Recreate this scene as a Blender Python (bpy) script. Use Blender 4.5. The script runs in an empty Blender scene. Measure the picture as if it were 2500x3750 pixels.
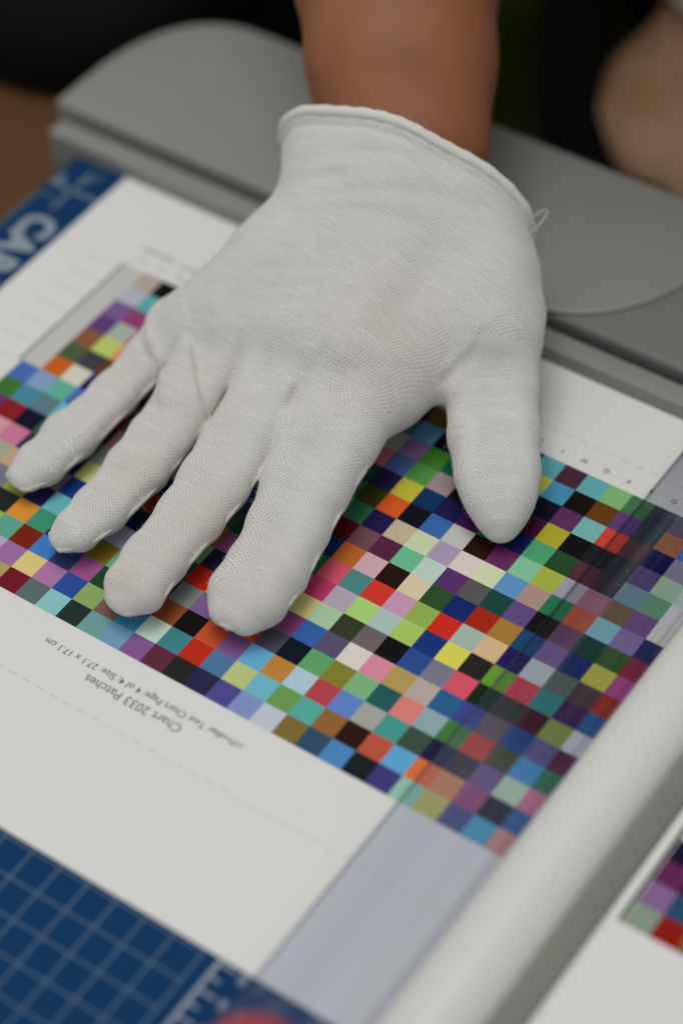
import bpy, bmesh, math, random
import numpy as np
from mathutils import Vector, Matrix
random.seed(7); rng = np.random.default_rng(7)
C = bpy.context.scene.collection
SC = bpy.context.scene
MM = 0.001

# ------------------------------------------------------------------ camera, light, exposure
cd = bpy.data.cameras.new('camera'); cam = bpy.data.objects.new('camera', cd); C.objects.link(cam); SC.camera = cam
cd.sensor_fit = 'VERTICAL'; cd.sensor_height = 36.0; cd.lens = 84.5; cd.clip_start = 0.05; cd.clip_end = 30
_r = Vector((0.820329, 0.570517, -0.039627)); _d = Vector((0.399436, -0.621170, -0.674240)); _f = Vector((-0.409280, 0.537270, -0.737449))
cam.matrix_world = Matrix((( _r.x, -_d.x, -_f.x, 0.216989), (_r.y, -_d.y, -_f.y, -0.511794), (_r.z, -_d.z, -_f.z, 0.617866), (0, 0, 0, 1)))
cd.dof.use_dof = True; cd.dof.focus_distance = 0.815; cd.dof.aperture_fstop = 3.1

w = bpy.data.worlds.new('World'); SC.world = w; w.use_nodes = True
w.node_tree.nodes['Background'].inputs[0].default_value = (0.90, 0.95, 1.0, 1)
w.node_tree.nodes['Background'].inputs[1].default_value = 0.38
def area(name, loc, aim, size, power, col):
    l = bpy.data.lights.new(name, 'AREA'); l.shape = 'RECTANGLE'; l.size, l.size_y = size; l.energy = power; l.color = col
    o = bpy.data.objects.new(name, l); C.objects.link(o); o.location = loc
    o.rotation_euler = (Vector(aim) - Vector(loc)).to_track_quat('-Z', 'Y').to_euler(); return o
area('ceiling_lamp', (-0.34, 0.18, 1.85), (-0.14, -0.04, 0), (0.75, 0.75), 10.5, (1.0, 0.965, 0.91))
area('front_fill_lamp', (-0.15, -0.60, 2.2), (-0.05, -0.1, 0), (1.3, 0.8), 8.5, (1.0, 0.97, 0.92))  # added fill from the front to lighten the sheet, no known source
SC.view_settings.view_transform = 'Standard'; SC.view_settings.look = 'None'
SC.view_settings.exposure = 0.0; SC.view_settings.gamma = 1.0; SC.view_settings.use_curve_mapping = False
SC.cycles.max_bounces = 8; SC.cycles.transparent_max_bounces = 16
SC.cycles.caustics_reflective = False; SC.cycles.caustics_refractive = False

# ------------------------------------------------------------------ helpers
def lin(rgb):
    v = [x / 255 for x in rgb]
    return [x / 12.92 if x <= .04045 else ((x + .055) / 1.055) ** 2.4 for x in v]
def new_mat(name):
    m = bpy.data.materials.new(name); m.use_nodes = True; nt = m.node_tree
    return m, nt, nt.nodes['Principled BSDF']
def N(nt, t, **kw):
    n = nt.nodes.new(t)
    for k, v in kw.items(): setattr(n, k, v)
    return n
def math_n(nt, op, a, b=None, clamp=False):
    n = N(nt, 'ShaderNodeMath', operation=op, use_clamp=clamp)
    for i, v in enumerate((a, b)):
        if v is None: continue
        if isinstance(v, (int, float)): n.inputs[i].default_value = v
        else: nt.links.new(v, n.inputs[i])
    return n.outputs[0]
def mix_c(nt, fac, a, b):
    n = N(nt, 'ShaderNodeMix', data_type='RGBA')
    for i, v in ((0, fac), (6, a), (7, b)):
        if isinstance(v, (int, float)): n.inputs[i].default_value = v
        elif isinstance(v, (tuple, list)): n.inputs[i].default_value = (*v[:3], 1)
        else: nt.links.new(v, n.inputs[i])
    return n.outputs[2]
def noise(nt, scale, detail=3, coord=None, rough=.55):
    n = N(nt, 'ShaderNodeTexNoise'); n.inputs['Scale'].default_value = scale; n.inputs['Detail'].default_value = detail
    n.inputs['Roughness'].default_value = rough
    if coord is None:
        coord = N(nt, 'ShaderNodeTexCoord').outputs['Object']
    nt.links.new(coord, n.inputs['Vector']); return n.outputs['Fac']
def bump(nt, bsdf, height, strength, dist):
    b = N(nt, 'ShaderNodeBump'); b.inputs['Strength'].default_value = strength; b.inputs['Distance'].default_value = dist
    nt.links.new(height, b.inputs['Height']); nt.links.new(b.outputs[0], bsdf.inputs['Normal'])
def plain(name, col, rough=.5, var=.12, scale=60., bstr=.15, bdist=.0004, metal=0., spec=.5, bscale=None, sheen=0):
    m, nt, p = new_mat(name)
    f = noise(nt, scale, 4)
    c = mix_c(nt, f, [x * (1 - var) for x in col], [min(1, x * (1 + var)) for x in col])
    nt.links.new(c, p.inputs['Base Color'])
    r = math_n(nt, 'ADD', math_n(nt, 'MULTIPLY', f, .16), rough - .08)
    nt.links.new(r, p.inputs['Roughness'])
    p.inputs['Metallic'].default_value = metal; p.inputs['Specular IOR Level'].default_value = spec
    if sheen: p.inputs['Sheen Weight'].default_value = sheen
    if bstr: bump(nt, p, noise(nt, bscale or scale * 8, 3), bstr, bdist)
    return m
def link(name, me, mat=None, parent=None):
    o = bpy.data.objects.new(name, me); C.objects.link(o)
    if mat is not None and len(me.materials) == 0: me.materials.append(mat)
    if parent is not None: o.parent = parent
    return o
def empty(name, loc=(0, 0, 0)):
    o = bpy.data.objects.new(name, None); C.objects.link(o); o.location = loc; o.empty_display_size = .02; return o
def tag(o, label=None, cat=None, group=None, kind=None):
    for k, v in (('label', label), ('category', cat), ('group', group), ('kind', kind)):
        if v: o[k] = v
    return o
def mesh_np(name, V, F, smooth=True):
    me = bpy.data.meshes.new(name); V = np.asarray(V, np.float32); F = np.asarray(F, np.int32)
    me.vertices.add(len(V)); me.vertices.foreach_set('co', V.ravel())
    k = F.shape[1]; me.loops.add(F.size); me.loops.foreach_set('vertex_index', F.ravel())
    me.polygons.add(len(F)); me.polygons.foreach_set('loop_start', np.arange(0, F.size, k, dtype=np.int32))
    me.polygons.foreach_set('loop_total', np.full(len(F), k, np.int32))
    me.polygons.foreach_set('use_smooth', np.full(len(F), smooth)); me.update(calc_edges=True); me.validate(); return me
def prism(name, outline, z0, z1, bev=0., seg=3, mat=None, parent=None, smooth=True):
    """outline (mm, xy, counter-clockwise) extruded in z, edges bevelled"""
    bm = bmesh.new(); vs = [bm.verts.new((x * MM, y * MM, z0 * MM)) for x, y in outline]
    f = bm.faces.new(vs); r = bmesh.ops.extrude_face_region(bm, geom=[f])
    for v in r['geom']:
        if isinstance(v, bmesh.types.BMVert): v.co.z = z1 * MM
    bmesh.ops.recalc_face_normals(bm, faces=bm.faces)
    if bev:
        top = [e for e in bm.edges if all(abs(v.co.z - z1 * MM) < 1e-7 for v in e.verts)]
        side = [e for e in bm.edges if abs(e.verts[0].co.z - e.verts[1].co.z) > 1e-6 and len(e.link_faces) == 2 and e.calc_face_angle(0) > .6]
        bmesh.ops.bevel(bm, geom=top + side, offset=bev * MM, segments=seg, profile=.5, affect='EDGES', clamp_overlap=True)
    me = bpy.data.meshes.new(name); bm.to_mesh(me); bm.free()
    for p in me.polygons: p.use_smooth = smooth
    o = link(name, me, mat, parent)
    if smooth: me.set_sharp_from_angle(angle=math.radians(40))
    return o
def boxm(name, lo, hi, bev, mat, parent=None, seg=3):
    return prism(name, [(lo[0], lo[1]), (hi[0], lo[1]), (hi[0], hi[1]), (lo[0], hi[1])], lo[2], hi[2], bev, seg, mat, parent)
def extrude_y(name, prof, y0, y1, mat, parent=None, ang=35, ny=2):
    """closed profile (x,z mm) swept along y"""
    n = len(prof); ys = np.linspace(y0, y1, ny)
    V = [(x * MM, y * MM, z * MM) for y in ys for x, z in prof]
    bm = bmesh.new(); vv = [bm.verts.new(v) for v in V]
    for k in range(ny - 1):
        for i in range(n): bm.faces.new((vv[k * n + i], vv[k * n + (i + 1) % n], vv[(k + 1) * n + (i + 1) % n], vv[(k + 1) * n + i]))
    bm.faces.new(vv[:n][::-1]); bm.faces.new(vv[-n:]); bmesh.ops.recalc_face_normals(bm, faces=bm.faces)
    me = bpy.data.meshes.new(name); bm.to_mesh(me); bm.free()
    for p in me.polygons: p.use_smooth = True
    o = link(name, me, mat, parent); me.set_sharp_from_angle(angle=math.radians(ang)); return o
def tube(name, pts, rad, mat, parent=None, seg=10, closed=False):
    """pts mm; swept round tube with parallel-transport frames"""
    P = np.array(pts, float); n = len(P); rad = np.broadcast_to(np.array(rad, float), (n,))
    T = np.roll(P, -1, 0) - np.roll(P, 1, 0)
    if not closed: T[0] = P[1] - P[0]; T[-1] = P[-1] - P[-2]
    T /= np.linalg.norm(T, axis=1)[:, None] + 1e-12
    a = np.cross(T[0], (0, 0, 1.)); a = a if np.linalg.norm(a) > .1 else np.cross(T[0], (1., 0, 0)); a /= np.linalg.norm(a)
    V = []; F = []
    for i in range(n):
        a = a - T[i] * (a @ T[i]); a /= np.linalg.norm(a); b = np.cross(T[i], a)
        for k in range(seg):
            t = 2 * math.pi * k / seg; V.append((P[i] + rad[i] * (math.cos(t) * a + math.sin(t) * b)) * MM)
    for i in range(n if closed else n - 1):
        j = (i + 1) % n
        for k in range(seg): F.append((i * seg + k, i * seg + (k + 1) % seg, j * seg + (k + 1) % seg, j * seg + k))
    me = mesh_np(name, V, F)
    if not closed:
        bm = bmesh.new(); bm.from_mesh(me); bm.verts.ensure_lookup_table()
        bm.faces.new([bm.verts[k] for k in range(seg)][::-1]); bm.faces.new([bm.verts[(n - 1) * seg + k] for k in range(seg)])
        bm.to_mesh(me); bm.free()
    return link(name, me, mat, parent)
def spline(pts, n=40):
    P = np.array(pts, float); t = np.arange(len(P)); tt = np.linspace(0, len(P) - 1, n); out = []
    for s in tt:
        i = min(int(s), len(P) - 2); u = s - i
        p0, p1, p2, p3 = P[max(i - 1, 0)], P[i], P[i + 1], P[min(i + 2, len(P) - 1)]
        out.append(.5 * (2 * p1 + (p2 - p0) * u + (2 * p0 - 5 * p1 + 4 * p2 - p3) * u * u + (3 * p1 - p0 - 3 * p2 + p3) * u ** 3))
    return np.array(out)
def text(name, s, mat, parent, loc, rot, size=None, width=None, align='CENTER', weight=0., height=None):
    """flat printed lettering as a mesh; loc mm; size = cap height-ish mm or fitted to width mm"""
    cu = bpy.data.curves.new(name, 'FONT'); cu.body = s; cu.align_x = align; cu.align_y = 'CENTER'; cu.size = 1; cu.offset = weight
    cu.resolution_u = 4
    to = bpy.data.objects.new(name + '_tmp', cu); C.objects.link(to)
    me = bpy.data.meshes.new_from_object(to.evaluated_get(bpy.context.evaluated_depsgraph_get()))
    bpy.data.objects.remove(to); bpy.data.curves.remove(cu)
    co = np.empty(len(me.vertices) * 3, np.float32); me.vertices.foreach_get('co', co); co = co.reshape(-1, 3)
    wd = co[:, 0].max() - co[:, 0].min(); ht = co[:, 1].max() - co[:, 1].min()
    sx = sy = (width / wd if width else size) * MM
    if height: sy = height / ht * MM
    co[:, 0] *= sx; co[:, 1] *= sy; me.vertices.foreach_set('co', co.ravel()); me.update()
    o = link(name, me, mat, parent); o.location = [v * MM for v in loc]; o.rotation_euler = (0, 0, rot); return o
def quads(name, rects, z, mat, parent):
    V = []; F = []
    for x0, y0, x1, y1 in rects:
        k = len(V); V += [(x0 * MM, y0 * MM, z * MM), (x1 * MM, y0 * MM, z * MM), (x1 * MM, y1 * MM, z * MM), (x0 * MM, y1 * MM, z * MM)]; F.append((k, k + 1, k + 2, k + 3))
    return link(name, mesh_np(name, V, F, False), mat, parent)

# signed-distance modelling with a surface-nets mesher (for the glove and the body)
def smin(a, b, k):
    h = np.clip(.5 + .5 * (b - a) / k, 0, 1); return b * (1 - h) + a * h - k * h * (1 - h)
def rcone(P, a, b, ra, rb):
    a = np.asarray(a, np.float32); b = np.asarray(b, np.float32); ba = b - a; pa = P - a
    h = np.clip((pa @ ba) / float(ba @ ba), 0, 1); q = pa - h[..., None] * ba
    return np.sqrt((q * q).sum(-1)) - (ra + (rb - ra) * h)
class Field:
    def __init__(s, lo, hi, h):
        s.lo = np.array(lo, float); s.h = h; s.n = np.ceil((np.array(hi) - s.lo) / h).astype(int) + 1
        ax = [(s.lo[i] + h * np.arange(s.n[i])).astype(np.float32) for i in range(3)]
        s.P = np.stack(np.meshgrid(*ax, indexing='ij'), -1)
    def box(s, lo, hi):
        a = np.clip(np.floor((np.array(lo) - s.lo) / s.h).astype(int), 0, s.n); b = np.clip(np.ceil((np.array(hi) - s.lo) / s.h).astype(int) + 1, 0, s.n)
        return tuple(slice(a[i], b[i]) for i in range(3))
    def chain(s, pts, k=3., pad=34):
        pts = np.array(pts, float); sl = s.box((pts[:, :3] - pts[:, 3:]).min(0) - pad, (pts[:, :3] + pts[:, 3:]).max(0) + pad)
        P = s.P[sl]; d = None
        for a, b in zip(pts[:-1], pts[1:]):
            e = rcone(P, a[:3], b[:3], a[3], b[3]); d = e if d is None else smin(d, e, k)
        out = np.full(tuple(s.n), 60., np.float32); out[sl] = d; return out
    def groove(s, d, pts, depth, width):
        """presses a soft furrow (depth > 0) or a raised seam (depth < 0) along a line on the surface"""
        pts = spline(pts, 14); sl = s.box(pts.min(0) - 4 * width, pts.max(0) + 4 * width); P = s.P[sl]; m = None
        for a, b in zip(pts[:-1], pts[1:]):
            e = rcone(P, a, b, 0, 0); m = e if m is None else np.minimum(m, e)
        d[sl] += depth * np.exp(-(m / width) ** 2); return d
def surface_nets(d, lo, h):
    n = d.shape; s = d < 0; c = [(i, j, k) for i in (0, 1) for j in (0, 1) for k in (0, 1)]
    cnt = sum(s[i:n[0] - 1 + i, j:n[1] - 1 + j, k:n[2] - 1 + k].astype(np.int8) for i, j, k in c)
    act = (cnt > 0) & (cnt < 8); idx = np.full(act.shape, -1, np.int64); I = np.argwhere(act); idx[act] = np.arange(len(I))
    acc = np.zeros((len(I), 3)); num = np.zeros(len(I))
    val = lambda o: d[I[:, 0] + o[0], I[:, 1] + o[1], I[:, 2] + o[2]]
    for a in c:
        for ax in range(3):
            if a[ax]: continue
            b = list(a); b[ax] = 1; va, vb = val(a), val(b); m = (va < 0) != (vb < 0)
            p = np.tile(np.array(a, float), (len(I), 1)); p[:, ax] = np.where(m, va / np.where(m, va - vb, 1), 0)
            acc += p * m[:, None]; num += m
    V = lo + h * (I + acc / num[:, None]); faces = []
    for ax in range(3):
        o1, o2 = [(1, 2), (2, 0), (0, 1)][ax]; A = [slice(None)] * 3; B = [slice(None)] * 3; A[ax] = slice(0, -1); B[ax] = slice(1, None)
        E = np.argwhere(s[tuple(A)] != s[tuple(B)]); E = E[(E[:, o1] > 0) & (E[:, o2] > 0) & (E[:, o1] < n[o1] - 1) & (E[:, o2] < n[o2] - 1)]
        ins = s[E[:, 0], E[:, 1], E[:, 2]]
        def g(da, db):
            q = E.copy(); q[:, o1] -= da; q[:, o2] -= db; return idx[q[:, 0], q[:, 1], q[:, 2]]
        f = np.stack([g(1, 1), g(0, 1), g(0, 0), g(1, 0)], 1); f[~ins] = f[~ins][:, ::-1]; faces.append(f)
    return V, np.concatenate(faces)
def vsmooth(V, F, it=2, lam=.5):
    e = np.concatenate([F[:, [0, 1]], F[:, [1, 2]], F[:, [2, 3]], F[:, [3, 0]]])
    for _ in range(it):
        acc = np.zeros_like(V); cnt = np.zeros(len(V)); np.add.at(acc, e[:, 0], V[e[:, 1]]); np.add.at(acc, e[:, 1], V[e[:, 0]])
        np.add.at(cnt, e[:, 0], 1); np.add.at(cnt, e[:, 1], 1); V = V + lam * (acc / np.maximum(cnt, 1)[:, None] - V)
    return V

# ------------------------------------------------------------------ setting: table and floor
m_wood = plain('warm_wood', (.105, .046, .010), .7, .2, 14, .1, .0003)
_nt = m_wood.node_tree
m_floor = plain('dark_floor', (.02, .019, .018), .6, .3, 6, .05)
o = boxm('table', (-900, -800, -52), (900, 142, -22), 3, m_wood); tag(o, kind='structure')
o = boxm('floor', (-2500, -2500, -790), (2500, 2500, -770), 0, m_floor); tag(o, kind='structure')

# ------------------------------------------------------------------ paper trimmer
m_grey = plain('grey_plastic', (.262, .262, .242), .55, .05, 40, .25, .00015, bscale=2600)
m_greyd = plain('grey_plastic_darker', (.185, .188, .175), .6, .05, 40, .25, .00015, bscale=2600)
m_rail = plain('satin_white_rail', (.74, .735, .69), .38, .04, 30, .06, .0001, bscale=1200)
m_red = plain('red_plastic', (.55, .035, .02), .35, .08, 40, .05)
m_print = plain('pale_print', (.29, .35, .39), .5, .08, 80, 0)
m_mark = plain('dim_print', (.12, .175, .215), .5, .1, 80, 0)
m_printd = plain('faint_print', (.055, .125, .19), .5, .1, 80, 0)
# blue printed board: 1 cm grid (11.1 mm at this scene's scale) is flat print, so it lives in the material
m_blue, nt, p = new_mat('blue_printed_board')
co = N(nt, 'ShaderNodeTexCoord').outputs['Object']; sx = N(nt, 'ShaderNodeSeparateXYZ'); nt.links.new(co, sx.inputs[0]); X, Y = sx.outputs[0], sx.outputs[1]
def line_at(v, pitch, off, half):
    a = math_n(nt, 'FRACT', math_n(nt, 'ADD', math_n(nt, 'DIVIDE', math_n(nt, 'SUBTRACT', v, off), pitch), .5))
    return math_n(nt, 'LESS_THAN', math_n(nt, 'ABSOLUTE', math_n(nt, 'SUBTRACT', a, .5)), half / pitch)
def band(v, lo, hi): return math_n(nt, 'MULTIPLY', math_n(nt, 'GREATER_THAN', v, lo), math_n(nt, 'LESS_THAN', v, hi))
inside = math_n(nt, 'MULTIPLY', band(X, -.2938, -.0582), band(Y, -.40, .0085))
gx = math_n(nt, 'MULTIPLY', line_at(X, .01107, -.0590, .00036), inside); gy = math_n(nt, 'MULTIPLY', line_at(Y, .01128, -.2304, .00030), inside)
gl = math_n(nt, 'MAXIMUM', gx, gy)
blue = mix_c(nt, noise(nt, 30, 3), (.0050, .041, .128), (.0060, .047, .143))
c1 = mix_c(nt, math_n(nt, 'MULTIPLY', gl, .72), blue, (.15, .22, .30))
nt.links.new(c1, p.inputs['Base Color']); p.inputs['Roughness'].default_value = .6; p.inputs['Specular IOR Level'].default_value = .06
bump(nt, p, noise(nt, 1800, 2), .12, .0001)

tr = empty('paper_trimmer', (-.02, .05, -.022)); tag(tr, 'grey rotary paper trimmer with blue gridded board, white rail and clear strip', 'paper trimmer')
def T(o):  # parent to trimmer, keep place
    o.parent = tr; o.matrix_parent_inverse = Matrix.Translation(-tr.location); return o
def sub(o, par): o.parent = par; return o
board = T(boxm('base_board', (-329, -430, -18), (335, 52, -.8), 1.0, m_blue))
tag(board, 'blue board printed with a pale grid')
z = -.74
sub(quads('ruler_line', [(-53.7, -425, -52.2, -224)], z, m_print, None), board)
rr = []
for i in range(-17, 1):
    yy = -230.6 + i * 10.65
    rr += [(-52.1, yy - .45, -46.4, yy + .45)]
    rr += [(-52.1, yy + 5.3 - .4, -48.6, yy + 5.3 + .4)]
o = sub(quads('ruler_tick', rr, z, m_print, None), board); tag(o, kind='stuff')
for i, s in enumerate('86420'):
    text('ruler_digit', s, m_print, board, (-43.4, -231 - 10.65 * i, z), math.pi / 2 * 0 + math.pi, size=5.6, weight=.02)
    text('ruler_digit', s, m_printd, board, (-37.5, -231 - 10.65 * i, z), math.pi, size=5.0, weight=.02)
sub(quads('origin_mark', [(-330 + 2.0, 22.6, -303, 24.6)], z, m_mark, None), board)
sub(quads('origin_mark', [(-317.6, 10.5, -315.8, 36.5)], z, m_mark, None), board)
def flat_poly(name, pts, zz, mat, par):
    me = bpy.data.meshes.new(name); bm = bmesh.new(); bm.faces.new([bm.verts.new((x * MM, y * MM, zz * MM)) for x, y in pts]); bm.normal_update(); bm.to_mesh(me); bm.free()
    return link(name, me, mat, par)
flat_poly('origin_mark', [(-328.5, 24.7), (-322, 24.7), (-325.5, 31.5)], z, m_mark, board)
flat_poly('origin_mark', [(-316.5, 25), (-310.5, 37.5), (-312.2, 38.3), (-318.2, 26)], z + .03, m_printd, board)
flat_poly('border_line', [(-329 + .6, -60), (-327.3, -60), (-327.3, 14), (-325, 16), (-320, 16), (-320, 17.3), (-326, 17.3), (-328.4, 15)], z, m_printd, board)
for k, (s, yy) in enumerate(zip('CARL', (-.3, -12.6, -25.2, -37))):
    text('board_letter', s, m_print, board, (-315.2, yy, z), -math.pi / 2, size=17.5, weight=.045, height=15.6)

lip = T(boxm('paper_stop', (-343, 41.6, -18), (335, 51.2, 6.2), 1.0, m_grey))
prof = [(-346, 54.6)]
T(boxm('housing_base', (-200, 55.0, -21), (335, 136, 9.2), 2.5, m_greyd, seg=4))
def arc(cx, cy, rx, ry, a0, a1, n): return [(cx + rx * math.cos(math.radians(a0 + (a1 - a0) * i / n)), cy + ry * math.sin(math.radians(a0 + (a1 - a0) * i / n))) for i in range(n + 1)]
corner = [(-301 - 48 * math.sin(a_) ** .8, 70 + 67 * max(0., math.cos(a_)) ** .8) for a_ in np.linspace(0, math.pi / 2, 13)]
outl = [(-349, 54.6)] + [(-124, 54.6)] + arc(-124, 119, 48, 64.4, -90, 0, 14)[1:] + [(-76, 137)] + corner
hs = T(prism('housing_cover', outl, -20.5, 10.5, 1.5, 4, m_grey)); tag(hs, 'rounded grey plastic cover with a paler bead as rim highlight')
rim = [(x + .3, y - .3, 10.0) for x, y in arc(-124, 119, 48, 64.4, -90, 0, 40)]
m_rim = plain('rim_highlight_grey', (.34, .34, .32), .45, .04, 40, 0)
sub(tube('rim_highlight', rim + [(-75.4, 135, 10.0)], .75, m_rim, seg=8), hs)  # bead added in paler grey to give the curved edge its highlight
# white rail with a sloped shoulder and the clear strip clamped under it
rp = [(.2, 3.4)] + [(13.4 - 13.3 * math.cos(math.radians(a_)) , 4.2 + 10.6 * math.sin(math.radians(a_)) ** .9) for a_ in range(8, 173, 6)] + [(26.4, 4.6), (25.2, 3.6)]
m_rail_shade = plain('rail_shade_grey', (.25, .25, .215), .7, .06, 40, .1)
rail = T(extrude_y('rail', rp, -470, 53.5, m_rail, ang=50)); tag(rail, 'satin white rail with rounded top')
sub(extrude_y('rail_shade_flange', [(25.3, .4), (25.3, 6.4), (26.6, 6.6), (29, 5.6), (33.6, 2.6), (34.8, 1.4), (34.8, .4)], -469, 53, m_rail_shade, ang=50), rail)  # added dark flange standing in for the shade along the rail's right side
m_clear, nt, p = new_mat('clear_plastic')
nt.nodes.remove(p); out = nt.nodes['Material Output']
tb = N(nt, 'ShaderNodeBsdfTransparent'); tb.inputs[0].default_value = (.958, .968, 1.0, 1)
gb = N(nt, 'ShaderNodeBsdfGlossy'); gb.inputs['Roughness'].default_value = .09; gb.inputs['Color'].default_value = (.8, .84, 1, 1)
fr = N(nt, 'ShaderNodeFresnel'); fr.inputs[0].default_value = 1.42
ms = N(nt, 'ShaderNodeMixShader'); nt.links.new(fr.outputs[0], ms.inputs[0]); nt.links.new(tb.outputs[0], ms.inputs[1]); nt.links.new(gb.outputs[0], ms.inputs[2])
# dust specks scattered on the strip
vo = N(nt, 'ShaderNodeTexVoronoi'); vo.inputs['Scale'].default_value = 330; vo.inputs['Randomness'].default_value = 1
nt.links.new(N(nt, 'ShaderNodeTexCoord').outputs['Object'], vo.inputs['Vector'])
sp = math_n(nt, 'MULTIPLY', math_n(nt, 'LESS_THAN', vo.outputs['Distance'], .075), math_n(nt, 'GREATER_THAN', noise(nt, 22, 2), .53))
df = N(nt, 'ShaderNodeBsdfDiffuse'); df.inputs[0].default_value = (.66, .68, .78, 1)
hzm = N(nt, 'ShaderNodeMapping'); hzm.inputs['Scale'].default_value = (85, 1.6, 1); nt.links.new(N(nt, 'ShaderNodeTexCoord').outputs['Object'], hzm.inputs[0])
hz = math_n(nt, 'MULTIPLY', math_n(nt, 'SUBTRACT', noise(nt, 1.0, 4, hzm.outputs[0], .6), .45, True), .22)     # streaky reflections painted as lengthwise haze
m2 = N(nt, 'ShaderNodeMixShader'); nt.links.new(math_n(nt, 'MAXIMUM', math_n(nt, 'MULTIPLY', sp, .4), hz), m2.inputs[0]); nt.links.new(ms.outputs[0], m2.inputs[1]); nt.links.new(df.outputs[0], m2.inputs[2])
bu = N(nt, 'ShaderNodeBump'); bu.inputs['Strength'].default_value = .25; bu.inputs['Distance'].default_value = .001
wv = N(nt, 'ShaderNodeMapping'); wv.inputs['Scale'].default_value = (60, 2.5, 60); nt.links.new(N(nt, 'ShaderNodeTexCoord').outputs['Object'], wv.inputs[0])
nt.links.new(noise(nt, 1.0, 2, wv.outputs[0]), bu.inputs['Height']); nt.links.new(bu.outputs[0], gb.inputs['Normal'])
nt.links.new(m2.outputs[0], out.inputs['Surface'])
cp = [(-40.4, .5), (-40.4, 1.5), (-40.0, 2.0), (-38.9, 2.2), (-24, 2.35), (-22, 2.55), (-19, 2.55), (-17, 2.35), (-4.6, 2.35), (-4.0, 3.1), (-2.6, 3.1), (-2.0, 2.35), (.1, 2.35), (.1, .55)]
st = T(extrude_y('clear_strip', cp, -470, 40.9, m_clear, ang=20)); tag(st, 'clear plastic hold-down strip along the rail')
head = T(boxm('cutting_head', (-14, -372, 15.2), (46, -302, 82), 8, m_grey))
kb = bmesh.new(); bmesh.ops.create_uvsphere(kb, u_segments=24, v_segments=14, radius=.0135, matrix=Matrix.Translation((.009, -.2895, .0855)) @ Matrix.Diagonal((1, 1, .6, 1)))
me = bpy.data.meshes.new('knob'); kb.to_mesh(me); kb.free()
for q in me.polygons: q.use_smooth = True
kn = sub(link('knob', me, m_red), head); tag(kn, 'round red knob')
sub(boxm('knob_bracket', (-6, -310, 74), (24, -277, 81), 4, m_greyd), head)

# ------------------------------------------------------------------ printed sheet with the colour charts
L0 = .77  # brightness of the light on the sheet that the print colours below were judged in
PAPER = (.80, .795, .765)
m_paper = plain('photo_paper', PAPER, .5, .012, 25, .10, .00006, bscale=5000)
m_patch, nt, p = new_mat('printed_ink')
oi = N(nt, 'ShaderNodeObjectInfo'); nz = noise(nt, 2600, 2)
nt.links.new(mix_c(nt, math_n(nt, 'MULTIPLY', nz, .10), oi.outputs['Color'], (.5, .5, .5)) if False else oi.outputs['Color'], p.inputs['Base Color'])
p.inputs['Roughness'].default_value = .6; p.inputs['Specular IOR Level'].default_value = .06
bump(nt, p, noise(nt, 5000, 2), .10, .00006)
m_patchv, nt, p = new_mat('printed_ink_joined')
at_ = N(nt, 'ShaderNodeAttribute', attribute_name='ink'); nt.links.new(at_.outputs['Color'], p.inputs['Base Color'])
p.inputs['Roughness'].default_value = .6; p.inputs['Specular IOR Level'].default_value = .06
m_ink = plain('grey_lettering', (.15, .145, .14), .5, .1, 50, 0)
m_inkb = plain('dark_lettering', (.055, .055, .09), .5, .1, 50, 0)
m_inkf = plain('faint_lettering', (.655, .65, .62), .5, .05, 50, 0)
m_inkm = plain('medium_lettering', (.42, .43, .43), .5, .05, 50, 0)
m_gblock = plain('light_grey_ink', (.60, .595, .57), .5, .01, 50, 0)
m_black = plain('black_ink', (.03, .03, .028), .5, .05, 50, 0)
m_line = plain('grey_line_ink', (.22, .23, .25), .5, .05, 50, 0)
sheet = boxm('chart_sheet', (-302.5, -229.3, -.28), (330, 41.3, 0), 0, m_paper)
tag(sheet, 'white sheet printed with a grid of small colour patches under the gloved hand', 'colour chart')
PT = 9.0
pm = bpy.data.meshes.new('colour_patch'); bm = bmesh.new(); s_ = PT * MM
bm.faces.new([bm.verts.new(v) for v in ((0, 0, 0), (s_, 0, 0), (s_, s_, 0), (0, s_, 0))]); bm.normal_update(); bm.to_mesh(pm); bm.free(); pm.materials.append(m_patch)
def alb(h): return [min(.86, max(.006, v / L0 - .004)) for v in lin(h)]
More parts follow.
